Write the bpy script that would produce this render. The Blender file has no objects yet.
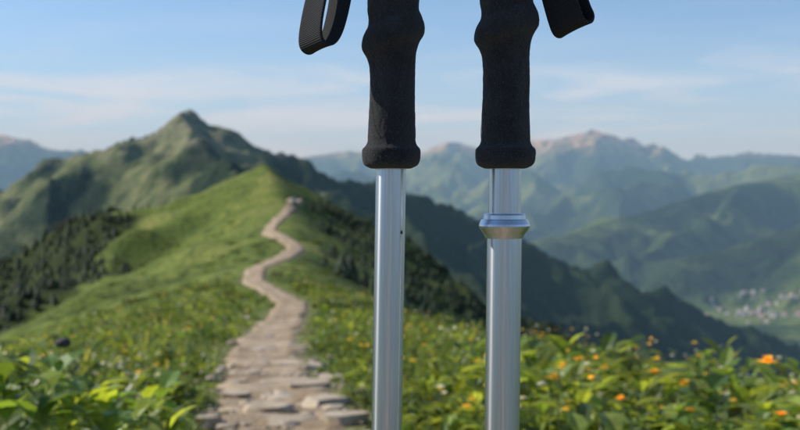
import bpy, math, numpy as np
from mathutils import Vector
rng=np.random.default_rng(7)
scene=bpy.context.scene
scene.view_settings.view_transform='Standard'
scene.view_settings.look='None'
scene.view_settings.exposure=0
F=1111.0; EYE=1.0; HZ=190.0
def W(px,py,d): return ((px-400)/F*d, d, EYE+(HZ-py)/F*d)

# ---------------------------------------------------------------- noise
_p=np.random.default_rng(3).permutation(256); _p=np.concatenate([_p,_p,_p])
_ang=np.random.default_rng(4).random(256)*2*np.pi
_gx=np.cos(_ang); _gy=np.sin(_ang)
def pn(x,y):
    xi=np.floor(x).astype(np.int64); yi=np.floor(y).astype(np.int64)
    xf=x-xi; yf=y-yi; xi&=255; yi&=255
    def g(ix,iy,fx,fy):
        h=_p[_p[ix&255]+(iy&255)]
        return _gx[h]*fx+_gy[h]*fy
    u=xf*xf*xf*(xf*(xf*6-15)+10); v=yf*yf*yf*(yf*(yf*6-15)+10)
    a=g(xi,yi,xf,yf); b=g(xi+1,yi,xf-1,yf); c=g(xi,yi+1,xf,yf-1); d=g(xi+1,yi+1,xf-1,yf-1)
    return ((a*(1-u)+b*u)*(1-v)+(c*(1-u)+d*u)*v)*1.5
def fbm(x,y,o=4,g=.5):
    s=0;a=1
    for i in range(o):
        s=s+a*pn(x*2**i+17.3*i,y*2**i-9.1*i); a*=g
    return s
def ridged(x,y,o=5,g=.5):
    s=0;a=1;w=1
    for i in range(o):
        n=(1-np.abs(pn(x*2**i+31.7*i,y*2**i+5.3*i)))**2
        s=s+a*n*w; w=np.clip(n*1.2,0,1); a*=g
    return s
def sat(x): return np.clip(x,0,1)
def sstep(a,b,x):
    t=sat((x-a)/(b-a)); return t*t*(3-2*t)

# ---------------------------------------------------------------- near ridge
TR=[(285,430,172,5),(278,392,122,7),(264,362,88,10),(266,337,62,15),(284,318,44,22),(293,303,33,32),(272,292,27,45),
    (253,281,23,60),(256,268,21,80),(284,258,20,105),(297,248,18,130),(282,238,16,155),(268,229,14,178),(283,216,12,215),(292,205,10,245)]
def table(ys,vs,lo=0,hi=27,n=1400,k=25):
    s=np.linspace(lo,hi,n); yy=np.sign(s)*s*s
    v=np.interp(yy,ys,vs); ker=np.hanning(k+2)[1:-1]; ker/=ker.sum()
    vp=np.pad(v,(k//2,k//2),mode='edge'); v=np.convolve(vp,ker,'valid')
    return yy,v
ty=[-40,0,2.5]+[t[3] for t in TR]; tx=[.6,-.1,-.25]+[(t[0]-400)/F*t[3] for t in TR]
TX=table(ty,tx,-6,16,2200,31)
tw=[.8,.8,.8]+[t[2]/F*t[3] for t in TR]
TWt=table(ty,tw,-6,16,2200,31)
zy=[-700,-200,-60,0,2.5]+[t[3] for t in TR]+[275,300,340,420,520,700]
zz=[-90,-30,-5,0,.0]+[EYE+(HZ-t[1])/F*t[3] for t in TR]+[4,8.3,4,-12,-25,-40]
ZC=table(zy,zz,-26,27,4000,51)
XC=table([-700,-100,0,20,60,150,240,300,400,700],[60,6,.3,-1.5,-7,-15,-25,-36.5,-60,-130],-26,27,4000,81)
def trail_x(y): return np.interp(y,*TX)
def trail_w(y): return np.interp(y,*TWt)
def h_near(x,y):
    xc=np.interp(y,*XC); zc=np.interp(y,*ZC)
    u=x-xc; au=np.abs(u)
    w=np.interp(np.abs(y),[0,6,25,70,230,300],[11,10,7,4,3,1.2])
    sl=np.where(u<0,.40,.64)
    P=sl*(np.sqrt(au*au+w*w)-w)
    h=zc-P
    ay=np.abs(y); td=np.abs(x-trail_x(y)); off=sat((td-.3)/(1+ay*.02))
    h=h+fbm(x/3.1,y/3.1,3)*.10*off*sat(ay/12)
    h=h+fbm(x/22,y/22,4)*1.7*sat(au/16)*sat(ay/40)
    h=h+(ridged(x/70+3,y/90,4)-.9)*6.5*sat(au/45)*sat(ay/80)
    # worn groove of the trail
    h=h-.05*np.exp(-(td/(trail_w(y)*.6))**2)*(y<250)
    return h

# ---------------------------------------------------------------- big ridges
def ridge_h(x,y,pts,slope,pw=1.0):
    best=np.full(x.shape,-1e9)
    for a,b in zip(pts[:-1],pts[1:]):
        ax,ay,az=a; bx,by,bz=b
        dx,dy=bx-ax,by-ay; L=dx*dx+dy*dy
        t=np.clip(((x-ax)*dx+(y-ay)*dy)/L,0,1)
        d=np.hypot(x-(ax+t*dx),y-(ay+t*dy))
        best=np.maximum(best,az+t*(bz-az)-slope*d)
    return best
def WP(l): return [W(*p) for p in l]
M_main=WP([(-260,262,1700),(-120,225,1600),(0,183,1480),(45,168,1420),(90,149,1370),(130,135,1340),(165,122,1310),(190,106,1300),(208,121,1320),(240,142,1350),
  (300,164,1400),(380,188,1480),(480,214,1560),(560,245,1620),(650,287,1680),(730,322,1740),(800,352,1800),(900,395,1850)])
M_sp1=WP([(190,107,1300),(202,132,1200),(222,160,1080),(236,186,960),(250,215,800),(262,240,620)])
M_sp2=WP([(90,148,1370),(80,180,1220),(55,215,1080),(20,262,950)])
M_sp3=WP([(380,188,1480),(420,225,1330),(455,275,1180),(480,330,1050)])
M_sp4=WP([(560,245,1620),(610,292,1480),(650,340,1340)])
M_sp5=WP([(300,164,1400),(330,200,1250),(350,240,1100)])
def h_mid(x,y):
    wx=x+fbm(x/260,y/260,3)*30; wy=y+fbm(x/260+9,y/260+4,3)*30
    base=ridge_h(wx,wy,M_main,.62)
    main=ridge_h(x,y,M_main,.95)
    h=np.maximum(base-6,main)
    for s in (M_sp1,M_sp2,M_sp3,M_sp4,M_sp5):
        h=np.maximum(h,ridge_h(wx,wy,s,.72)-3)
    crest=ridge_h(x,y,M_main,0.0)
    dep=sat((crest-h)/60)
    h=h+(ridged(x/190,y/190,5)-1.05)*24*dep+fbm(x/45,y/45,4)*4.0*(.12+dep)+np.abs(pn(x/7,y/7))*3.0*sat((x+120)/200)
    return np.maximum(h,-352+fbm(x/300,y/300,3)*8)
FAR=[ (WP([(-260,140,9000),(-60,128,9000),(0,134,9000),(28,139,8900),(60,151,8800),(110,168,8600),(180,180,8500)]),.45),
 (WP([(240,168,11000),(310,156,11000),(350,150,10800),(400,154,10800),(450,141,10700),(490,150,10700),(540,140,10500),(568,139,10300),(592,128,10200),(616,141,10300),(650,149,10500),(700,160,10600),(750,151,10700),(800,156,10800),(900,146,11000)]),.5),
 (WP([(592,130,10200),(600,160,9300),(585,185,8400)]),.5),(WP([(592,130,10200),(560,158,9500),(520,180,8700)]),.5),
 (WP([(650,149,10500),(670,175,9300)]),.5),
 (WP([(300,182,8000),(360,176,7900),(430,181,7600),(500,176,7600),(560,184,7500),(620,170,7400),(690,176,7300),(760,166,7200),(860,160,7200)]),.42),
 (WP([(450,141,10700),(440,165,9500),(470,190,8200)]),.5),
 (WP([(900,160,5200),(830,172,5000),(790,179,4800),(740,184,4650),(690,198,4400),(640,212,4200),(590,226,4000),(540,243,3850),(500,262,3700)]),.45),
 (WP([(740,184,4650),(720,215,4200),(670,245,3800),(640,272,3600)]),.5),
 (WP([(560,200,6200),(520,206,6000),(470,214,5800),(420,222,5600)]),.45),
 (WP([(640,178,6400),(620,190,6200),(590,200,6200),(560,200,6200)]),.45),
 (WP([(980,180,3900),(880,198,3700),(800,220,3500),(745,240,3400),(700,258,3300),(660,282,3200)]),.5),
 (WP([(830,213,3550),(812,250,3200),(790,282,3000)]),.5),
]
def h_far(x,y):
    wx=x+fbm(x/1300,y/1300,3)*170; wy=y+fbm(x/1300+9,y/1300+4,3)*170
    h=np.full(x.shape,-1e9); crest=np.full(x.shape,-1e9)
    for p,s in FAR:
        a=np.maximum(ridge_h(wx,wy,p,s*1.1)-12, ridge_h(x,y,p,s*1.7))
        h=np.maximum(h,a); crest=np.maximum(crest,ridge_h(x,y,p,.12))
    dep=sat((crest-h)/220)
    sc=sat(y/9000)*.6+.4
    h=h+(ridged(x/800,y/800,6)-1.05)*190*dep*sc+fbm(x/170,y/170,4)*26*(.3+dep)*sc
    v=-325+fbm(x/600,y/600,3)*9
    return np.maximum(h,v)

# ---------------------------------------------------------------- mesh helpers
def mesh_np(name,co,faces,mats=(),smooth=True,col=None,fm=None):
    me=bpy.data.meshes.new(name); n=len(co); nf,k=faces.shape
    me.vertices.add(n); me.vertices.foreach_set('co',np.asarray(co,np.float32).ravel())
    me.loops.add(nf*k); me.loops.foreach_set('vertex_index',faces.astype(np.int32).ravel())
    me.polygons.add(nf); me.polygons.foreach_set('loop_start',np.arange(0,nf*k,k,dtype=np.int32))
    me.polygons.foreach_set('loop_total',np.full(nf,k,np.int32))
    me.polygons.foreach_set('use_smooth',np.full(nf,smooth))
    if fm is not None: me.polygons.foreach_set('material_index',fm.astype(np.int32))
    me.update(calc_edges=True)
    if col is not None:
        a=me.color_attributes.new('Col','FLOAT_COLOR','POINT')
        c=np.ones((n,4),np.float32); c[:,:3]=col; a.data.foreach_set('color',c.ravel())
    for m in mats: me.materials.append(m)
    ob=bpy.data.objects.new(name,me); scene.collection.objects.link(ob); return ob
def grid_faces(nr,nc,wrap=False):
    i=np.arange(nr-1)[:,None]; j=np.arange(nc if wrap else nc-1)[None,:]; j2=(j+1)%nc
    return np.stack([i*nc+j,i*nc+j2,(i+1)*nc+j2,(i+1)*nc+j],-1).reshape(-1,4)
def polar(az,r,hf):
    A,R=np.meshgrid(np.radians(az),r); x=np.sin(A)*R; y=np.cos(A)*R
    return x,y,hf(x,y)

# ---------------------------------------------------------------- node helper
class NT:
    def __init__(s,name):
        s.m=bpy.data.materials.new(name); s.m.use_nodes=True; s.t=s.m.node_tree; s.n=s.t.nodes
        s.b=s.n['Principled BSDF']; s.out=s.n['Material Output']
    def N(s,ty,**k):
        n=s.n.new(ty)
        for a,v in k.items(): setattr(n,a,v)
        return n
    def L(s,a,b): s.t.links.new(a,b)
    def pos(s):
        return s.N('ShaderNodeNewGeometry').outputs['Position']
    def noise(s,scale,detail=4,rough=.5,vec=None,vscale=None):
        n=s.N('ShaderNodeTexNoise'); n.inputs['Scale'].default_value=scale; n.inputs['Detail'].default_value=detail; n.inputs['Roughness'].default_value=rough
        v=vec or s.pos()
        if vscale:
            mp=s.N('ShaderNodeMapping'); mp.inputs['Scale'].default_value=vscale; s.L(v,mp.inputs['Vector']); v=mp.outputs[0]
        s.L(v,n.inputs['Vector']); return n.outputs['Fac']
    def ramp(s,fac,stops):
        r=s.N('ShaderNodeValToRGB'); e=r.color_ramp.elements
        while len(e)<len(stops): e.new(.5)
        for el,(p,c) in zip(e,stops):
            el.position=p; el.color=(c[0],c[1],c[2],1) if hasattr(c,'__len__') else (c,c,c,1)
        s.L(fac,r.inputs[0]); return r.outputs[0]
    def mix(s,f,a,b,blend='MIX'):
        n=s.N('ShaderNodeMix',data_type='RGBA',blend_type=blend)
        for sock,v in ((n.inputs[0],f),(n.inputs[6],a),(n.inputs[7],b)):
            if hasattr(v,'links'): s.L(v,sock)
            elif hasattr(v,'__len__'): sock.default_value=(*v,1)
            else: sock.default_value=v
        return n.outputs[2]
    def math(s,op,a,b):
        n=s.N('ShaderNodeMath',operation=op)
        for sock,v in ((n.inputs[0],a),(n.inputs[1],b)):
            if hasattr(v,'links'): s.L(v,sock)
            else: sock.default_value=v
        return n.outputs[0]
    def bump(s,h,strength=.5,dist=.1,normal=None):
        b=s.N('ShaderNodeBump'); b.inputs['Strength'].default_value=strength; b.inputs['Distance'].default_value=dist
        s.L(h,b.inputs['Height'])
        if normal: s.L(normal,b.inputs['Normal'])
        s.L(b.outputs[0],s.b.inputs['Normal']); return b.outputs[0]
    def attr(s,name='Col'):
        a=s.N('ShaderNodeAttribute'); a.attribute_name=name; return a.outputs['Color']
    def set(s,**k):
        for a,v in k.items(): s.b.inputs[a.replace('_',' ')].default_value=v

# ground
g=NT('grass_ground'); g.set(Roughness=.95); g.b.inputs['Specular IOR Level'].default_value=.1
n1=g.noise(.05,6,.6); n2=g.noise(.9,5,.65); n3=g.noise(9,4,.6)
c1=g.ramp(n1,[(.35,(.090,.130,.028)),(.5,(.160,.205,.044)),(.68,(.260,.265,.080))])
c2=g.ramp(n2,[(.35,(.42,.47,.42)),(.5,(.88,.88,.84)),(.66,(1.3,1.25,1.1))])
c=g.mix(1.0,c1,c2,'MULTIPLY')
c3=g.ramp(n3,[(.3,(.6,.6,.6)),(.7,(1.25,1.25,1.2))]); c=g.mix(.7,c,c3,'MULTIPLY')
n4=g.noise(.22,5,.7); c=g.mix(g.ramp(n4,[(.52,0),(.62,.65)]),c,(.045,.070,.022))
dirt=g.mix(n3,(.18,.135,.085),(.36,.29,.20))
at=g.N('ShaderNodeAttribute'); at.attribute_name='Col'
sep=g.N('ShaderNodeSeparateColor'); g.L(at.outputs['Color'],sep.inputs[0])
c=g.mix(sep.outputs[0],c,dirt)
c=g.mix(sep.outputs[1],c,(.022,.035,.014))
g.L(c,g.b.inputs['Base Color']); g.bump(n2,.9,.4)
GROUND=g.m

def mountain_mat(name,s,forest,grass,rock=None,rockz=None,bd=8,lo=.45,hi=.58,xs=None):
    m=NT(name); m.set(Roughness=.95); m.b.inputs['Specular IOR Level'].default_value=.05
    a=m.noise(1/s,7,.62); b=m.noise(9/s,5,.7); d=m.noise(60/s,3,.6)
    geo=m.N('ShaderNodeNewGeometry'); sp=m.N('ShaderNodeSeparateXYZ'); m.L(geo.outputs['Position'],sp.inputs[0])
    if xs:
        mr=m.N('ShaderNodeMapRange'); mr.inputs[1].default_value=xs[0]; mr.inputs[2].default_value=xs[1]; mr.inputs[3].default_value=xs[2]; mr.inputs[4].default_value=xs[3]
        m.L(sp.outputs['X'],mr.inputs[0]); a=m.math('ADD',a,mr.outputs[0])
    cov=m.ramp(a,[(lo,0),(hi,1)])
    gr=m.mix(m.ramp(b,[(.35,0),(.65,1)]),grass[0],grass[1])
    fo=m.mix(m.ramp(d,[(.35,0),(.65,1)]),forest[0],forest[1])
    c=m.mix(cov,fo,gr)
    if rock:
        mr=m.N('ShaderNodeMapRange'); mr.inputs[1].default_value=rockz[0]; mr.inputs[2].default_value=rockz[1]; m.L(sp.outputs['Z'],mr.inputs[0])
        c=m.mix(m.math('MULTIPLY',mr.outputs[0],m.ramp(b,[(.40,0),(.56,1)])),c,rock)
    m.L(c,m.b.inputs['Base Color']); m.bump(b,.9,bd); return m.m
MID=mountain_mat('mountain_cover',190,((.014,.027,.014),(.040,.062,.028)),((.080,.115,.042),(.22,.22,.10)),(.32,.29,.21),(20,120),8,.50,.58,(-260,-60,.05,-.14))
FARM=mountain_mat('range_cover',900,((.018,.036,.016),(.040,.070,.028)),((.085,.140,.040),(.18,.21,.07)),(.56,.38,.27),(290,420),38,.46,.55)

# ---------------------------------------------------------------- terrain meshes
azf=np.arange(-30,30.01,.11); azc=np.concatenate([np.arange(31.5,328.6,3)])
az=np.concatenate([azf,azc])
r=np.concatenate([[.05,.3,.6],np.geomspace(1.0,650,400)])
x,y,z=polar(az,r,h_near)
def forest_mask(x,y):
    u=x-np.interp(y,*XC); n=fbm(x/18,y/18,3)
    L=sat((-u-33-n*14)/6)*sstep(105,140,y)
    R=sat((u-9-n*13+ (y<120)*10)/5)*sstep(75,120,y)*sat(.75+fbm(x/9+5,y/9,2)*1.4)
    return np.maximum(L,R)*(y<700)
td=np.abs(x-trail_x(y)); tww=trail_w(y)*.5
dm=sat(1.25-(td/(tww*1.15+.02))+fbm(x*1.3,y*1.3,3)*.35)*(y<252)*(y>-40)
dm=np.maximum(dm, sat(fbm(x/2.2+40,y/2.2,3)*1.4-.75)*(np.abs(y)<40)*.7)
dm=np.maximum(dm, sat(1.3-np.hypot(x,y+6)/9+fbm(x,y,3)*.3)*(y<1.2))   # unseen bare dirt added behind camera so the tubes reflect less green
col=np.stack([dm,forest_mask(x,y)*.85,np.zeros_like(dm)],-1).reshape(-1,3)
ground=mesh_np('ground',np.stack([x,y,z],-1).reshape(-1,3),grid_faces(len(r),len(az),True),[GROUND],col=col)
az=np.linspace(-42,42,620); r=np.geomspace(420,2900,330)
x,y,z=polar(az,r,h_mid)
mesh_np('mountain',np.stack([x,y,z],-1).reshape(-1,3),grid_faces(len(r),len(az)),[MID])
az=np.linspace(-45,45,700); r=np.geomspace(2300,15000,420)
x,y,z=polar(az,r,h_far)
mesh_np('mountain_range',np.stack([x,y,z],-1).reshape(-1,3),grid_faces(len(r),len(az)),[FARM])
rr=np.array([0,500,2000,6000,15000,60000.]); aa=np.arange(0,360,5)
A,R=np.meshgrid(np.radians(aa),rr)
mesh_np('valley',np.stack([np.sin(A)*R,np.cos(A)*R,np.full(A.shape,-356.)],-1).reshape(-1,3),grid_faces(len(rr),len(aa),True),[FARM])

# haze: real participating air in the valleys beyond the near ridge
hz=bpy.data.materials.new('air_haze'); hz.use_nodes=True; t=hz.node_tree; t.nodes.clear()
o=t.nodes.new('ShaderNodeOutputMaterial'); v=t.nodes.new('ShaderNodeVolumeScatter')
v.inputs['Color'].default_value=(.44,.74,1,1); v.inputs['Density'].default_value=.95e-4; v.inputs['Anisotropy'].default_value=.0
t.links.new(v.outputs[0],o.inputs['Volume'])
bx=[(-12000,430),(12000,430),(12000,15500),(-12000,15500)]
co=np.array([(a,b,-340) for a,b in bx]+[(a,b,640) for a,b in bx],float)
mesh_np('haze',co,np.array([[0,3,2,1],[4,5,6,7],[0,1,5,4],[1,2,6,5],[2,3,7,6],[3,0,4,7]]),[hz],smooth=False)

# ---------------------------------------------------------------- trail ribbon
s=np.linspace(math.sqrt(.0),math.sqrt(246),900); yy=s*s; yy=np.concatenate([np.linspace(-12,-.01,60),yy])
cx=trail_x(yy); w=trail_w(yy)*.5
dx=np.gradient(cx,yy); nl=np.sqrt(1+dx*dx); nx=1/nl; ny=-dx/nl
K=25; tt=np.linspace(-1,1,K)
eL=1+fbm(yy*1.1+3,yy*0+2,4)*.42; eR=1+fbm(yy*1.1+50,yy*0+8,4)*.42
U=np.where(tt[None,:]<0,eL[:,None],eR[:,None])*tt[None,:]*w[:,None]
X=cx[:,None]+U*nx[:,None]; Y=yy[:,None]+U*ny[:,None]
lift=(.015+np.maximum(yy,0)*.0011)[:,None]
prof=1-2.2*np.maximum(0,np.abs(tt)-.72)/.28
Z=h_near(X,Y)+lift*prof[None,:]+fbm(X*2.5,Y*2.5,4)*.022
m=NT('trail_dirt'); m.set(Roughness=.9); m.b.inputs['Specular IOR Level'].default_value=.15
a=m.noise(1.6,7,.7); b=m.noise(35,5,.65)
c=m.ramp(a,[(.32,(.19,.125,.070)),(.47,(.40,.295,.185)),(.66,(.62,.495,.355))])
c=m.mix(.6,c,m.ramp(b,[(.3,(.55,.53,.5)),(.7,(1.25,1.25,1.25))]),'MULTIPLY')
m.L(c,m.b.inputs['Base Color']); bn=m.bump(b,.7,.03)
mesh_np('trail',np.stack([X,Y,Z],-1).reshape(-1,3),grid_faces(len(yy),K)[:,::-1],[m.m])

# ---------------------------------------------------------------- stones
st=NT('stone'); st.set(Roughness=.85); a=st.noise(6,6,.6); b=st.noise(60,4,.6)
c=st.ramp(a,[(.3,(.31,.235,.155)),(.5,(.49,.395,.28)),(.7,(.62,.52,.395))]); c=st.mix(.5,c,st.ramp(b,[(.3,.6),(.7,1.2)]),'MULTIPLY')
st.L(c,st.b.inputs['Base Color']); st.bump(b,.6,.01)
import bmesh
def ico(sub):
    bm=bmesh.new(); bmesh.ops.create_icosphere(bm,subdivisions=sub,radius=1)
    v=np.array([p.co[:] for p in bm.verts]); f=np.array([[q.index for q in p.verts] for p in bm.faces]); bm.free(); return v,f
IV,IF=ico(3); IV2,IF2=ico(2)
def rock(sx,sy,sz,seed,base=IV,flat=False):
    r=np.random.default_rng(seed); v=base.copy()
    if flat: v[:,2]=np.minimum(v[:,2],.42+.05*v[:,0]); v[:,2]/=.6
    for k in range(12):
        n=r.normal(size=3)
        if flat: n[2]*=.25
        n/=np.linalg.norm(n); d=r.uniform(.55,.82)
        s=v@n-d; v=v-np.outer(np.maximum(s,0),n)*.95
    v=v+.04*r.normal(size=3)*np.sin(v*5+seed)
    v*=np.array([sx,sy,sz]); a=r.uniform(-.5,.5); c,s=math.cos(a),math.sin(a)
    return v@np.array([[c,s,0],[-s,c,0],[0,0,1]])
def hn(x,y): return float(h_near(np.array([float(x)]),np.array([float(y)]))[0])
def ray_ground(px,py,off=.02):
    d=3.
    for _ in range(3000):
        X0=(px-400)/F*d; Z0=EYE+(HZ-py)/F*d
        if hn(X0,d)+off>=Z0: break
        d+=.05
    return X0,d
big=[(306,388,.26,.22,.05),(326,404,.24,.20,.05),(262,413,.22,.18,.055),(234,397,.15,.12,.04),(332,378,.19,.16,.03),(288,366,.22,.18,.035),(248,374,.17,.14,.03),(347,422,.17,.15,.05),(208,424,.16,.14,.05),(298,424,.22,.16,.035),(282,400,.14,.12,.03),(262,350,.28,.22,.04),(238,384,.13,.12,.04),(318,367,.16,.13,.04),(272,382,.17,.15,.025),(296,349,.22,.16,.04)]
for i,(px,py,sx,sy,sz) in enumerate(big):
    X0,d=ray_ground(px,py)
    v=rock(sx*.8,sy*.8,sz*1.2,i+5,IV,True); v=v+np.array([X0,d,hn(X0,d)+sz*.35])
    mesh_np('rock',v,IF,[st.m],smooth=False)
V=[];Fa=[];o=0
for i in range(900):
    d=3.2*math.exp(rng.random()*2.0); e=rng.normal()*.7; wv=trail_w(d)*.5
    X0=trail_x(d)+e*wv; sz=rng.choice([.010,.018,.03,.05],p=[.42,.32,.19,.07])*(1+d*.03)
    v=rock(sz*rng.uniform(.9,1.5),sz*rng.uniform(.8,1.2),sz*.45,i+99,IV2)+np.array([X0,d,hn(X0,d)+.016+sz*.05])
    V.append(v);Fa.append(IF2+o);o+=len(v)
mesh_np('gravel',np.concatenate(V),np.concatenate(Fa),[st.m],smooth=False)
for i,(px,dd,sc) in enumerate([(292,250,1.3),(299,255,.9)]):
    X0=(px-400)/F*dd; zg=hn(X0,dd)
    mesh_np('rock',rock(1.3*sc,sc,1.1*sc,40+i)+np.array([X0,dd,zg+.4*sc]),IF,[st.m],smooth=False)

# ---------------------------------------------------------------- foliage
def leafmat(name,trans=.35,rough=.5):
    m=NT(name); m.set(Roughness=rough); m.b.inputs['Specular IOR Level'].default_value=.4
    c=m.attr(); nz=m.noise(30,3,.5); c2=m.mix(.5,c,m.ramp(nz,[(.3,.6),(.7,1.3)]),'MULTIPLY')
    m.L(c2,m.b.inputs['Base Color'])
    tr=m.N('ShaderNodeBsdfTranslucent'); m.L(m.mix(1.0,c2,(2.3,2.1,.8),'MULTIPLY'),tr.inputs[0])
    mx=m.N('ShaderNodeMixShader'); mx.inputs[0].default_value=trans
    m.L(m.b.outputs[0],mx.inputs[1]); m.L(tr.outputs[0],mx.inputs[2]); m.L(mx.outputs[0],m.out.inputs[0]); return m.m
LEAF=leafmat('leaf',.45,.40); NEEDLE=leafmat('needle',.1,.7); PETAL=leafmat('petal',.25,.6)
LT=np.array([0,.33,.66,1,.33,.66,.33,.66]); LS=np.array([0,0,0,0,1,.82,-1,-.82]); 
LF=np.array([[0,4,1],[0,1,6],[1,4,5],[1,5,2],[1,2,7],[1,7,6],[2,5,3],[2,3,7]])
def leaves(base,azm,pitch,length,width,col,droop=.5,fold=.25):
    n=len(base); t=LT[None,:]
    dr=length[:,None]*t*np.cos(pitch[:,None]-droop*t*.6); dz=length[:,None]*t*np.sin(pitch[:,None]-droop*t*.6)
    side=LS[None,:]*width[:,None]*.5
    ca,sa=np.cos(azm)[:,None],np.sin(azm)[:,None]
    X=base[:,0:1]+dr*ca-side*sa; Y=base[:,1:2]+dr*sa+side*ca; Z=base[:,2:3]+dz+np.abs(side)*fold*2
    co=np.stack([X,Y,Z],-1).reshape(-1,3)
    f=(LF[None]+(np.arange(n)*8)[:,None,None]).reshape(-1,3)
    return co,f,np.repeat(col,8,axis=0)
def blades(base,azm,length,lean,width,col):
    n=len(base); t=np.array([0,0,.5,.5,1.]); s=np.array([-1,1,-.8,.8,0])
    hor=lean[:,None]*length[:,None]*t**2; ver=length[:,None]*t*np.sqrt(np.maximum(0.05,1-(lean[:,None]*t)**2))
    ca,sa=np.cos(azm)[:,None],np.sin(azm)[:,None]; sd=s[None]*width[:,None]*.5
    X=base[:,0:1]+hor*ca-sd*sa; Y=base[:,1:2]+hor*sa+sd*ca; Z=base[:,2:3]+ver
    co=np.stack([X,Y,Z],-1).reshape(-1,3)
    f=(np.array([[0,1,3],[0,3,2],[2,3,4]])[None]+(np.arange(n)*5)[:,None,None]).reshape(-1,3)
    return co,f,np.repeat(col,5,axis=0)
def join(name,parts,mats):
    o=0;C=[];Fs=[];K=[]
    for c,f,k in parts: C.append(c);Fs.append(f+o);K.append(k);o+=len(c)
    return mesh_np(name,np.concatenate(C),np.concatenate(Fs),mats,smooth=False,col=np.concatenate(K))
def scatter(n,d0,d1,spread=.62,clear=1.0):
    d=d0*np.exp(rng.random(n)*math.log(d1/d0)); X=(rng.random(n)*2-1)*spread*d
    td=np.abs(X-trail_x(d)); ok=td>trail_w(d)*.5*clear+.02
    ok&=~((np.hypot(X,d-.67)<.9))
    return X[ok],d[ok]
def gcol(n,y=0.0):
    t=rng.random((n,1)); b=rng.uniform(.5,1.4,(n,1))
    c=(1-t)*np.array([.065,.120,.026])+t*np.array([.215,.250,.050]); yl=rng.random((n,1))<y
    c=np.where(yl,np.array([.36,.30,.10]),c); return c*b
X,D=scatter(75000,1.6,70); n=len(X); Zg=h_near(X,D)
td=np.abs(X-trail_x(D))-trail_w(D)*.5; hf=np.clip(td/(.35+.02*D),.25,1)
patch=sat(.6+fbm(X*.8,D*.8,3))
L=rng.uniform(.07,.22,n)*hf*(1+D*.012)*(.5+patch)
gr=blades(np.stack([X,D,Zg-.01],-1),rng.random(n)*6.28,L,rng.uniform(.2,.95,n),rng.uniform(.004,.009,n)*(1+D*.09),gcol(n,.18))
join('grass',[gr],[LEAF])
def herbs(X,D,H,lk,k,sc=1.0):
    n=len(X); Zg=h_near(X,D)
    idx=np.repeat(np.arange(n),k); m_=n*k
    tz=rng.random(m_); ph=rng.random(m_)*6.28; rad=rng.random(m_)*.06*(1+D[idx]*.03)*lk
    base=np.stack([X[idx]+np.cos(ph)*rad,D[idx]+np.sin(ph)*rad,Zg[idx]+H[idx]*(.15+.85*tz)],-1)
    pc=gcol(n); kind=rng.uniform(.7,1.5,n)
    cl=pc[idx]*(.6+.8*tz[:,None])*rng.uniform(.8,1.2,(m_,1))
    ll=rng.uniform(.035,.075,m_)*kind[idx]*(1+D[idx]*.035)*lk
    parts=[leaves(base,ph,rng.uniform(-.1,1.1,m_),ll,ll*rng.uniform(.35,.6,m_),cl)]
    parts.append(blades(np.stack([X,D,Zg],-1),rng.random(n)*6.28,H*1.05,rng.uniform(0,.2,n),np.full(n,.006)*(1+D*.05),gcol(n)*.8))
    return parts
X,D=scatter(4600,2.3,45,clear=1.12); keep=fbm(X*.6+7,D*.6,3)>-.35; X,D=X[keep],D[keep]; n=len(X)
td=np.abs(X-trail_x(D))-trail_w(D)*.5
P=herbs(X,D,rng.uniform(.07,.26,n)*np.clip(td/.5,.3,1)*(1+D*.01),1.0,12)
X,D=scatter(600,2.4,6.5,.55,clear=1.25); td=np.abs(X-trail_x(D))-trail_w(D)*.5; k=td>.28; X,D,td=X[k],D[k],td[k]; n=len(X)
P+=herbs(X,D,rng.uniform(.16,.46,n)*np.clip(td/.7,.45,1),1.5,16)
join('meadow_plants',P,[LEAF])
def flower_parts(X,D,H,size,cp,cc,petals=9,jit=1):
    n=len(X); Zg=h_near(X,D); parts=[]
    az0=rng.random(n)*6.28; lean=rng.uniform(.0,.12,n)
    top=np.stack([X+np.cos(az0)*lean*H,D+np.sin(az0)*lean*H,Zg+H*np.sqrt(1-lean**2)],-1)
    gc=np.tile([[.08,.12,.03]],(n,1))
    parts.append(blades(np.stack([X,D,Zg],-1),az0,H,lean,np.full(n,.006)+D*.0006,gc))
    b=np.stack([X,D,Zg],-1); idx=np.repeat(np.arange(n),5); tz=rng.random(n*5)*.7
    bb=b[idx]+(top-b)[idx]*tz[:,None]; l=rng.uniform(.04,.09,n*5)
    parts.append(leaves(bb,rng.random(n*5)*6.28,rng.uniform(.1,.9,n*5),l,l*.3,gcol(n*5)))
    for lay,(ps,pit) in enumerate(((1.0,.1),(.75,.7))):
        idx=np.repeat(np.arange(n),petals); ph=np.tile(np.arange(petals)/petals*6.28+lay*.3,n)+az0[idx]
        pl=np.repeat(size*.5*ps,petals)
        pc_=np.array(cp)[None]*rng.uniform(.75,1.15,(n,1))
        parts.append(leaves(top[idx],ph,np.repeat(rng.uniform(.0,.5,n)+pit,petals),pl,pl*.6,pc_[idx],droop=.4,fold=.1))
    idx=np.repeat(np.arange(n),5); ph=np.tile(np.arange(5)/5*6.28,n)
    pl=np.repeat(size*.2,5); t2=top[idx]+np.array([0,0,.006])
    parts.append(leaves(t2,ph,np.full(n*5,.95),pl,pl*.8,np.tile([cc],(n*5,1)),droop=.9,fold=0))
    return parts
spots=[(770,364,3.3,.070),(548,379,4.2,.062),(577,361,4.8,.062),(556,365,5.2,.05),(655,374,4.3,.062),(683,386,3.9,.066),(742,401,3.4,.060),(712,394,3.7,.05),(640,360,5.5,.055),(795,386,3.5,.05),(605,369,4.7,.05),(700,412,3.3,.045),(560,407,4.2,.045),(785,416,3.0,.045),(620,398,3.9,.045),(725,378,4.4,.05)]
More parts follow.
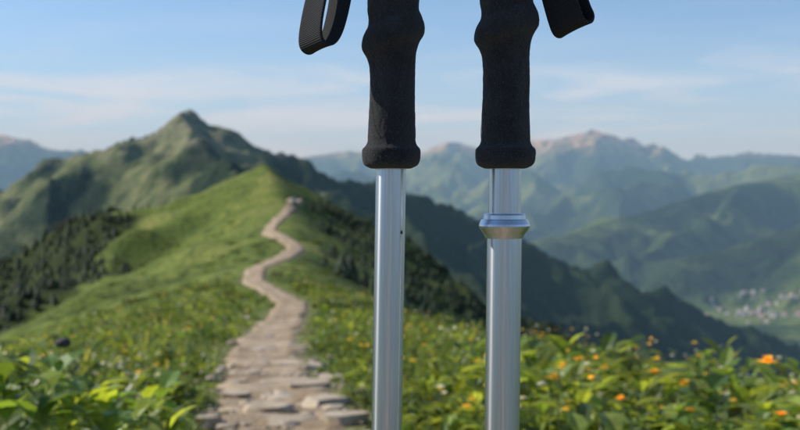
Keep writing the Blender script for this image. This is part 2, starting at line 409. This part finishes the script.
sx=np.array([(p[0]-400)/F*p[2] for p in spots]); sd=np.array([p[2] for p in spots]); sH=np.array([EYE+(HZ-p[1])/F*p[2] for p in spots])-h_near(sx,sd)
P=flower_parts(sx,sd,np.maximum(sH,.08),np.array([p[3] for p in spots])*1.1,(.86,.55,.05),(.66,.32,.03))
X,D=scatter(420,3.5,30,clear=1.3); k=X>0; kk=rng.random(len(X))<.35; k=k|kk; X,D=X[k],D[k]
P+=flower_parts(X,D,rng.uniform(.22,.46,len(X)),rng.uniform(.026,.05,len(X))*(1+D*.02),(.86,.68,.07),(.64,.36,.03))
join('yellow_wildflowers',P,[PETAL])
X,D=scatter(600,2.8,25,clear=1.2)
P=flower_parts(X,D,rng.uniform(.2,.44,len(X)),rng.uniform(.024,.042,len(X))*(1+D*.02),(.78,.78,.74),(.6,.5,.1),petals=7)
join('white_wildflowers',P,[PETAL])
def big_plant(name,px,d,H,nl,ls,seed,spread=.16):
    r=np.random.default_rng(seed); X0=(px-400)/F*d; z0=hn(X0,d)
    parts=[]; ns=8; a=r.random(ns)*6.28; bs=np.tile([[X0,d,z0]],(ns,1))
    Ls=H*r.uniform(.75,1.04,ns); ln=r.uniform(.05,.34,ns)
    parts.append(blades(bs,a,Ls,ln,np.full(ns,.010),np.tile([[.08,.12,.03]],(ns,1))))
    for s_ in range(ns):
        t=np.concatenate([r.uniform(.5,1,nl-2),[.98,1.0]]); hor=ln[s_]*Ls[s_]*t**2; ver=Ls[s_]*t*np.sqrt(1-(ln[s_]*t)**2)
        b=np.stack([X0+hor*math.cos(a[s_]),d+hor*math.sin(a[s_]),z0+ver],-1)
        l=r.uniform(.6,1.1,nl)*ls; c=np.array([[.130,.205,.042]])*r.uniform(.6,1.5,(nl,1)); c=c*np.where(r.random((nl,1))<.4,np.array([[1.8,1.4,1.]]),1)
        parts.append(leaves(b,r.random(nl)*6.28,r.uniform(-.1,1.2,nl),l,l*r.uniform(.42,.58,nl),c,droop=.8,fold=.15))
    return join(name,parts,[LEAF])
for i,a in enumerate([(24,2.5,.66,6,.125),(98,2.7,.60,6,.12),(-30,2.5,.62,6,.13),(140,3.2,.46,6,.10),(62,2.9,.56,6,.11),(178,3.7,.32,5,.09),(5,3.1,.54,6,.11),(118,2.5,.58,5,.11),
    (725,3.2,.44,5,.10),(600,3.8,.30,5,.085),(795,2.8,.50,5,.11),(545,3.8,.28,5,.085),(670,3.4,.36,5,.09)]):
    big_plant('broadleaf_plant',*a,i+1)
d=2.9; X0=(62-400)/F*d; z0=hn(X0,d); zt=EYE+(HZ-343)/F*d
dk=NT('seed_head_mat'); dk.set(Roughness=.8); dk.L(dk.ramp(dk.noise(90,3),[(.3,(.02,.018,.02)),(.7,(.07,.06,.06))]),dk.b.inputs['Base Color'])
c,f,k=blades(np.array([[X0,d,z0],[X0,d,z0]]),np.array([.2,1.8]),np.full(2,zt-z0+.01),np.array([.02,.02]),np.full(2,.008),np.tile([[.05,.06,.03]],(2,1)))
v=IV2*np.array([.021,.021,.013])*(1+.1*np.sin(IV2[:,:1]*17)*np.cos(IV2[:,1:2]*19))+np.array([X0,d,zt])
mesh_np('seed_head_flower',np.concatenate([c,v]),np.concatenate([f,IF2+len(c)]),[dk.m])

# ---------------------------------------------------------------- conifers
def conifer(seed,tiers=6,sp=9):
    r=np.random.default_rng(seed)
    V=[];Fc=[]
    b=len(V)
    for k in range(4): V.append((.03*math.cos(k*1.57),.03*math.sin(k*1.57),-.05))
    V.append((0,0,.95))
    for k in range(4): Fc.append((b+k,b+(k+1)%4,b+4))
    for t in range(tiers):
        z=.12+.78*t/tiers; R=.26*(1-t/tiers)**.85+.04; top=z+.28*(1-t/tiers*.5)
        for k in range(sp):
            if r.random()<.12: continue
            a=6.283*(k+r.uniform(-.3,.3))/sp; rr_=R*r.uniform(.65,1.2); w=.35
            b=len(V); zz_=z-r.uniform(.0,.06)
            V+= [(0,0,min(top,1.0)),(rr_*.6*math.cos(a-w),rr_*.6*math.sin(a-w),zz_+.06),(rr_*math.cos(a),rr_*math.sin(a),zz_-.02),(rr_*.6*math.cos(a+w),rr_*.6*math.sin(a+w),zz_+.06)]
            Fc+=[(b,b+1,b+2),(b,b+2,b+3)]
    return np.array(V),np.array(Fc)
CT=[conifer(i) for i in range(5)]+[conifer(9,9,13)]
def plant_trees(name,X,Y,H,kinds,wd=1.25):
    V=[];Fs=[];K=[];o=0; Z=h_near(X,Y)
    for i in range(len(X)):
        v,f=CT[kinds[i]]; a=rng.random()*6.28; c,s=math.cos(a),math.sin(a)
        q=v@np.array([[c,s,0],[-s,c,0],[0,0,1]])*np.array([H[i]*wd,H[i]*wd,H[i]])+np.array([X[i],Y[i],Z[i]])
        V.append(q);Fs.append(f+o);o+=len(v); K.append(np.tile(np.array([[.038,.062,.024]])*rng.uniform(.6,1.7),(len(v),1)))
    return mesh_np(name,np.concatenate(V),np.concatenate(Fs),[NEEDLE],smooth=False,col=np.concatenate(K))
N=34000; Yt=rng.uniform(80,420,N); Xt=rng.uniform(-190,130,N); mk=forest_mask(Xt,Yt); k=(rng.random(N)<mk*.75)&(np.abs(Xt-trail_x(Yt))>3)
Xt,Yt=Xt[k],Yt[k]; print('trees',len(Xt))
plant_trees('conifer_forest',Xt,Yt,rng.uniform(.9,2.5,len(Xt)),rng.integers(0,5,len(Xt)),1.45)
for px,pt,d in [(632,340,30),(705,358,26),(652,350,34),(590,345,40),(520,338,55),(470,330,60),(735,370,24)]:
    X0=np.array([(px-400)/F*d]); Y0=np.array([float(d)]); zg=h_near(X0,Y0)[0]; top=EYE+(HZ-pt)/F*d; H=max(top-zg,.8)
    plant_trees('conifer_tree',X0,Y0,np.array([H]),[5],1.1)
N=3200; Yt=18*np.exp(rng.random(N)*2.7); Xt=(rng.random(N)*2-1)*.45*Yt; k=(np.abs(Xt-trail_x(Yt))>trail_w(Yt)*.5+.4)&(fbm(Xt/12,Yt/12,3)>-.05)
Xt,Yt=Xt[k],Yt[k]; n=len(Xt); kk=26; idx=np.repeat(np.arange(n),kk); m_=n*kk
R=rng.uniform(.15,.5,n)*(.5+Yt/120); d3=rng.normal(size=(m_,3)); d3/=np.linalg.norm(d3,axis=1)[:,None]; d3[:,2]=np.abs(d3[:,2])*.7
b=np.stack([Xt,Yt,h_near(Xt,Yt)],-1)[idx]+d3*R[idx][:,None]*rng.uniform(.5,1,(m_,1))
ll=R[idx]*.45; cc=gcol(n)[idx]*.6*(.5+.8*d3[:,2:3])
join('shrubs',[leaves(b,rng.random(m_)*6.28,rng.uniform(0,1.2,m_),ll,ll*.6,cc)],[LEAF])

# ---------------------------------------------------------------- village
wall=NT('house_wall'); wall.set(Roughness=.9); wall.L(wall.ramp(wall.noise(.3,3),[(.3,(.45,.42,.38)),(.7,(.68,.65,.60))]),wall.b.inputs['Base Color'])
roof=NT('house_roof'); roof.set(Roughness=.8); roof.L(roof.ramp(roof.noise(.02,2),[(.4,(.30,.19,.15)),(.6,(.36,.35,.34))]),roof.b.inputs['Base Color'])
glass=NT('house_window'); glass.set(Roughness=.2); glass.b.inputs['Base Color'].default_value=(.05,.06,.08,1)
def house(x,y,a,L,Wd,H):
    z=float(h_far(np.array([x]),np.array([y]))[0]); l,w=L/2,Wd/2
    v=[(-l,-w,-6),(l,-w,-6),(l,w,-6),(-l,w,-6),(-l,-w,H),(l,-w,H),(l,w,H),(-l,w,H),(-l,0,H+w*.75),(l,0,H+w*.75)]
    fs=[(0,1,5,4),(1,2,6,5),(2,3,7,6),(3,0,4,7),(4,7,8),(5,9,6)]; mi=[0]*6
    b=len(v); e=.8; hh=H+w*.75+.25; he=H-.4
    v+=[(-l-e,-w-e,he),(l+e,-w-e,he),(l+e,0,hh),(-l-e,0,hh),(-l-e,w+e,he),(l+e,w+e,he)]
    fs+=[(b,b+1,b+2,b+3),(b+3,b+2,b+5,b+4)]; mi+=[1,1]
    for s in (-1,1):
        for k in range(4):
            for fl in range(max(1,int(H//3))):
                cx=-l+L*(k+.5)/4; zz0=.9+fl*3; b=len(v); yv=s*(w+.05)
                v+=[(cx-.6,yv,zz0),(cx+.6,yv,zz0),(cx+.6,yv,zz0+1.4),(cx-.6,yv,zz0+1.4)]; fs.append((b,b+1,b+2,b+3)); mi.append(2)
    c,s=math.cos(a),math.sin(a); v=[(x+p[0]*c-p[1]*s,y+p[0]*s+p[1]*c,z+p[2]) for p in v]
    me=bpy.data.meshes.new('village_house'); me.from_pydata(v,[],fs)
    for m in (wall.m,roof.m,glass.m): me.materials.append(m)
    me.polygons.foreach_set('material_index',mi)
    ob=bpy.data.objects.new('village_house',me); scene.collection.objects.link(ob)
hr=np.random.default_rng(21)
for i in range(64):
    d=2900+hr.normal()*130; px=772+hr.normal()*30; X0=(px-400)/F*d
    house(X0,d,hr.random()*3.14,hr.uniform(8,17),hr.uniform(7,10),hr.choice([3.2,3.2,6]))

# ---------------------------------------------------------------- trekking poles
PD=.67; kx=PD/F
def zpx(py): return EYE+(HZ-py)*kx
def metal(name,rough,aniso,rot,c0,c1):
    alu=NT(name); alu.set(Metallic=1.0,Roughness=rough); tc=alu.N('ShaderNodeTexCoord')
    a=alu.noise(60,3,.5,tc.outputs['Object'],(20,20,.4)); alu.L(alu.ramp(a,[(.3,c0),(.7,c1)]),alu.b.inputs['Base Color'])
    if aniso:
        tg=alu.N('ShaderNodeTangent',direction_type='RADIAL',axis='Z'); alu.L(tg.outputs[0],alu.b.inputs['Tangent'])
        alu.b.inputs['Anisotropic'].default_value=aniso; alu.b.inputs['Anisotropic Rotation'].default_value=rot
    return alu.m
ALU=metal('brushed_aluminium',.27,.88,.25,(.56,.565,.58),(.66,.665,.68))
COL=metal('collar_metal',.34,.6,.25,(.58,.60,.63),(.66,.68,.71))
foam=NT('foam_grip'); foam.set(Roughness=.95); foam.b.inputs['Specular IOR Level'].default_value=.12; tc=foam.N('ShaderNodeTexCoord')
a=foam.noise(1400,3,.7,tc.outputs['Object']); b=foam.noise(70,5,.65,tc.outputs['Object']); a2=foam.noise(520,4,.7,tc.outputs['Object'])
c=foam.mix(foam.ramp(b,[(.35,0),(.65,1)]),(.018,.018,.019),(.038,.037,.038)); c=foam.mix(foam.ramp(a,[(.55,0),(.70,1)]),c,(.10,.098,.095)); foam.L(c,foam.b.inputs['Base Color'])
foam.bump(foam.mix(.5,a,a2),1.0,.0024)
foam.b.inputs['Sheen Weight'].default_value=.15
web=NT('strap_webbing'); web.set(Roughness=.85); web.b.inputs['Specular IOR Level'].default_value=.2; uv=web.N('ShaderNodeAttribute'); uv.attribute_name='Col'
w1=web.N('ShaderNodeTexWave',wave_type='BANDS',bands_direction='DIAGONAL'); w1.inputs['Scale'].default_value=1.6; web.L(uv.outputs['Color'],w1.inputs['Vector'])
w2=web.N('ShaderNodeTexWave',wave_type='BANDS',bands_direction='X'); w2.inputs['Scale'].default_value=1.2; web.L(uv.outputs['Color'],w2.inputs['Vector'])
hmx=web.mix(.5,w1.outputs['Color'],w2.outputs['Color']); web.L(web.mix(hmx,(.014,.014,.015),(.050,.049,.051)),web.b.inputs['Base Color']); web.bump(hmx,1.0,.0010)
rub=NT('black_plastic'); rub.set(Roughness=.45); rub.L(rub.mix(rub.noise(200,3),(.012,.012,.013),(.03,.03,.03)),rub.b.inputs['Base Color'])
steel=NT('carbide_steel'); steel.set(Metallic=1.0,Roughness=.35); steel.L(steel.mix(steel.noise(150,3),(.3,.3,.31),(.45,.45,.46)),steel.b.inputs['Base Color'])

def lathe(name,parent,mat,zs,rs,cx,cy,n=64,smooth=True):
    th=np.arange(n)/n*2*np.pi; R=np.array(rs)[:,None]
    zs=np.array(zs); X=np.array([cx(z) for z in zs])[:,None]+R*np.cos(th); Y=cy+R*np.sin(th); Z=np.repeat(zs[:,None],n,1)
    ox=float(cx(zs[0])); 
    ob=mesh_np(name,np.stack([X-ox,Y-cy,Z],-1).reshape(-1,3),grid_faces(len(zs),n,True)[:,::-1] if zs[0]>zs[-1] else grid_faces(len(zs),n,True),[mat],smooth=smooth)
    ob.location=(ox,cy,0)
    ob.parent=parent; return ob
def interp_smooth(xs,ys,q):
    xs=np.array(xs,float); ys=np.array(ys,float); m=np.gradient(ys,xs); i=np.clip(np.searchsorted(xs,q)-1,0,len(xs)-2)
    h=xs[i+1]-xs[i]; t=np.clip((q-xs[i])/h,0,1)
    return (2*t**3-3*t**2+1)*ys[i]+(t**3-2*t**2+t)*h*m[i]+(-2*t**3+3*t**2)*ys[i+1]+(t**3-t**2)*h*m[i+1]
def make_pole(cpx,drift,shift,tilt_s,rt,rb,collar,strap,wvec,seed,gx=1.0):
    P=bpy.data.objects.new('trekking_pole',None); scene.collection.objects.link(P)
    cy=PD
    def cx(z): 
        py=HZ-(z-EYE)/kx; return (cpx+drift*(py-170)/260-400)*kx
    py=np.concatenate([[-139,-137,-133],np.arange(-130,168,1.0),[168,168.6,168.6]])
    kxp=[-140,-130,-112,-90,-60,-30,-8,4,14,20,26,32,38,43,49,56,66,82,110,136,142,146,149,153,159,163,166,168]
    kr =[14,24,31,32,28,26,26.5,26,24.8,25.4,28.4,30.6,31.4,30.6,27,24.2,22.8,22.4,23,23.6,23.8,25.6,28.4,29.2,29,28,25.6,21.5]
    n=160; th=np.arange(n)/n*2*np.pi; PY,TH=np.meshgrid(py,th,indexing='ij')
    s=tilt_s*(1-sstep(70,110,PY))*sstep(-100,-60,PY)
    q=PY+shift*(1-sstep(70,110,PY))+s*np.cos(TH)
    R=interp_smooth(kxp,kr,q.ravel()).reshape(q.shape)*gx
    R=R+fbm(np.cos(TH)*2+seed,np.sin(TH)*2+PY/30,3)*.5+fbm(np.cos(TH)*6+seed,np.sin(TH)*6+PY/5,3)*.28
    R=np.where(PY>168.3,np.where(np.arange(len(py))[:,None]==len(py)-1,14,20),R)
    zz_=zpx(PY); CX=(cpx-400+drift*(PY-170)/260)*kx
    X=CX+R*kx*np.cos(TH); Y=cy+R*kx*.97*np.sin(TH)
    ob=mesh_np('grip',np.stack([X,Y,zz_],-1).reshape(-1,3),grid_faces(len(py),n,True)[:,::-1],[foam.m]); ob.parent=P
    lathe('grip_cap',P,rub.m,[zpx(-136),zpx(-141),zpx(-144),zpx(-145)],[15*kx,14*kx,9*kx,.0001],cx,cy,48)
    zj=zpx(226) if collar else zpx(700)
    lathe('upper_tube',P,ALU,[zpx(150),zpx(160),zj],[rt*kx]*3,cx,cy,96)
    if collar:
        lathe('lower_tube',P,ALU,[zpx(228),zpx(300),zpx(760)],[rb*kx,rb*kx,rb*kx],cx,cy,96)
        py_=[213.5,213.7,215,219,219.6,224,226,228,234,237,238,238.2]; rr_=[16.6,20,21,21.4,23.2,25.2,25.6,24.8,20.5,19.2,18.6,17.2]
        o=lathe('locking_collar',P,COL,[zpx(p) for p in py_],[q*kx for q in rr_],cx,cy,64,smooth=False)
        b=760
    else:
        v=IV2*np.array([.0008,.0008,.0011])+np.array([cx(zpx(232))+rt*kx*.76,cy-rt*kx*.64,zpx(232)])
        o=mesh_np('spring_button',v,IF2,[rub.m]); o.parent=P
        b=700
    rbb=rb if collar else rt
    lathe('lower_lock',P,rub.m,[zpx(b-25),zpx(b-24),zpx(b-5),zpx(b+30),zpx(b+31)],[rbb*kx*1.02,rbb*kx*1.3,rbb*kx*1.35,rbb*kx*1.2,rbb*kx*.8],cx,cy,40)
    lathe('tip_tube',P,ALU,[zpx(b+20),zpx(1640)],[13.5*kx]*2,cx,cy,48)
    lathe('ferrule',P,rub.m,[zpx(1600),zpx(1602),zpx(1760),zpx(1790)],[13.7*kx,15*kx,9*kx,6*kx],cx,cy,32)
    lathe('basket',P,rub.m,[zpx(1680),zpx(1683),zpx(1690),zpx(1694),zpx(1692),zpx(1684)],[13*kx,40*kx,44*kx,43*kx,38*kx,12*kx],cx,cy,40)
    lathe('tip',P,steel.m,[zpx(1785),zpx(1850),zpx(1865)],[5*kx,4*kx,1*kx],cx,cy,16)
    wv=np.array(wvec,float); wv/=np.linalg.norm(wv)
    # loop lies in the plane whose normal is the webbing's width direction
    x0=strap[6][0]; z0=strap[6][1]
    pts=[]
    for a,c in strap:
        dx=(a-x0)*kx; dz=-(c-z0)*kx
        pts.append(((a-400)*kx, PD-.004-(wv[0]*dx+wv[2]*dz)/wv[1]*1.0, zpx(c)))
    pts=np.array(pts); T=len(pts)
    tt=np.linspace(0,T-1,260); C=np.stack([interp_smooth(np.arange(T),pts[:,k],tt) for k in range(3)],-1)
    wd=np.tile(wv[None],(len(C),1)); tang=np.gradient(C,axis=0); tang/=np.linalg.norm(tang,axis=1)[:,None]
    nn=9; u=np.linspace(-1,1,nn); nor=np.cross(tang,wd)
    hw=.0120
    co=C[:,None,:]+wd[:,None,:]*u[None,:,None]*hw+nor[:,None,:]*(-.0006*u[None,:,None]**2)
    ln=np.concatenate([[0],np.cumsum(np.linalg.norm(np.diff(C,axis=0),axis=1))])
    colr=np.zeros((260,nn,3)); colr[...,0]=ln[:,None]/.004; colr[...,1]=u[None]*hw/.004
    ob=mesh_np('wrist_strap',co.reshape(-1,3),grid_faces(260,nn),[web.m],col=colr.reshape(-1,3)); ob.parent=P
    so=ob.modifiers.new('thick','SOLIDIFY'); so.thickness=.0018; so.offset=0
    bv=ob.modifiers.new('bev','BEVEL'); bv.width=.0005; bv.segments=2; bv.limit_method='ANGLE'
    return P
strapL=[(386,-108),(370,-112),(354,-85),(344,-40),(338,4),(332,32),(326,46),(319,50),(313,43),(314,22),(321,-15),(334,-60),(356,-96),(386,-108)]
strapR=[(510,-108),(526,-112),(543,-85),(557,-40),(567,-2),(572,14),(576,24),(573,31),(566,30),(561,18),(554,-10),(545,-50),(528,-92),(510,-108)]
make_pole(391,-4.5,0,8,15.2,15.8,False,strapL,(.60,-.78,.14),1)
make_pole(505,-2.5,8,8,16.2,17.4,True,strapR,(.66,-.70,.28),5,1.03)

# ---------------------------------------------------------------- light, sky, camera
EL,AZ=35,-73
sv=Vector((math.sin(math.radians(AZ))*math.cos(math.radians(EL)),math.cos(math.radians(AZ))*math.cos(math.radians(EL)),math.sin(math.radians(EL))))
L=bpy.data.lights.new('sun','SUN'); L.energy=5.0; L.angle=math.radians(.5); L.color=(1,.94,.84)
lo=bpy.data.objects.new('sun',L); lo.rotation_euler=(-sv).to_track_quat('-Z','Y').to_euler(); scene.collection.objects.link(lo)
w=bpy.data.worlds.new('World'); scene.world=w; w.use_nodes=True; t=w.node_tree; bg=t.nodes['Background']
sk=t.nodes.new('ShaderNodeTexSky'); sk.sky_type='NISHITA'; sk.sun_disc=False; sk.sun_elevation=math.radians(EL); sk.sun_rotation=math.radians(AZ)%(2*math.pi)
sk.altitude=1500; sk.air_density=1.0; sk.dust_density=.05; sk.ozone_density=5.0
tc=t.nodes.new('ShaderNodeTexCoord'); mp=t.nodes.new('ShaderNodeMapping'); mp.inputs['Scale'].default_value=(3.0,3.0,26); mp.inputs['Location'].default_value=(.6,0,.2)
nz=t.nodes.new('ShaderNodeTexNoise'); nz.inputs['Scale'].default_value=1.7; nz.inputs['Detail'].default_value=7; nz.inputs['Roughness'].default_value=.55; nz.inputs['Distortion'].default_value=.6
rp=t.nodes.new('ShaderNodeValToRGB'); rp.color_ramp.elements[0].position=.46; rp.color_ramp.elements[1].position=.64
sp=t.nodes.new('ShaderNodeSeparateXYZ'); el=t.nodes.new('ShaderNodeValToRGB'); e=el.color_ramp.elements
e[0].position=.0; e[0].color=(.4,.4,.4,1); e[1].position=.085; e[1].color=(.8,.8,.8,1)
a1=e.new(.125); a1.color=(.10,.10,.10,1); a2=e.new(.4); a2.color=(.06,.06,.06,1)
hb=t.nodes.new('ShaderNodeValToRGB'); hb.color_ramp.elements[0].position=0; hb.color_ramp.elements[0].color=(.9,.9,.9,1); hb.color_ramp.elements[1].position=.15; hb.color_ramp.elements[1].color=(0,0,0,1)
mh=t.nodes.new('ShaderNodeMix'); mh.data_type='RGBA'; mh.inputs[7].default_value=(3.0,4.2,5.9,1)
mu=t.nodes.new('ShaderNodeMath'); mu.operation='MULTIPLY'; mx=t.nodes.new('ShaderNodeMix'); mx.data_type='RGBA'; mx.inputs[7].default_value=(5.2,5.7,6.4,1)
lk=t.links.new
lk(tc.outputs['Generated'],mp.inputs[0]); lk(mp.outputs[0],nz.inputs['Vector']); lk(nz.outputs['Fac'],rp.inputs[0]); lk(tc.outputs['Generated'],sp.inputs[0]); lk(sp.outputs['Z'],el.inputs[0]); lk(sp.outputs['Z'],hb.inputs[0])
lk(hb.outputs[0],mh.inputs[0]); lk(sk.outputs[0],mh.inputs[6])
lk(rp.outputs[0],mu.inputs[0]); lk(el.outputs[0],mu.inputs[1]); lk(mu.outputs[0],mx.inputs[0]); lk(mh.outputs[2],mx.inputs[6]); lk(mx.outputs[2],bg.inputs[0]); bg.inputs[1].default_value=.145
cam=bpy.data.cameras.new('camera'); co=bpy.data.objects.new('camera',cam); scene.collection.objects.link(co); scene.camera=co
cam.lens=50; cam.sensor_width=36; co.location=(0,0,EYE); co.rotation_euler=(math.radians(90)-math.atan(25/F),0,0)
cam.clip_start=.05; cam.clip_end=100000; cam.dof.use_dof=True; cam.dof.focus_distance=PD-.012; cam.dof.aperture_fstop=15
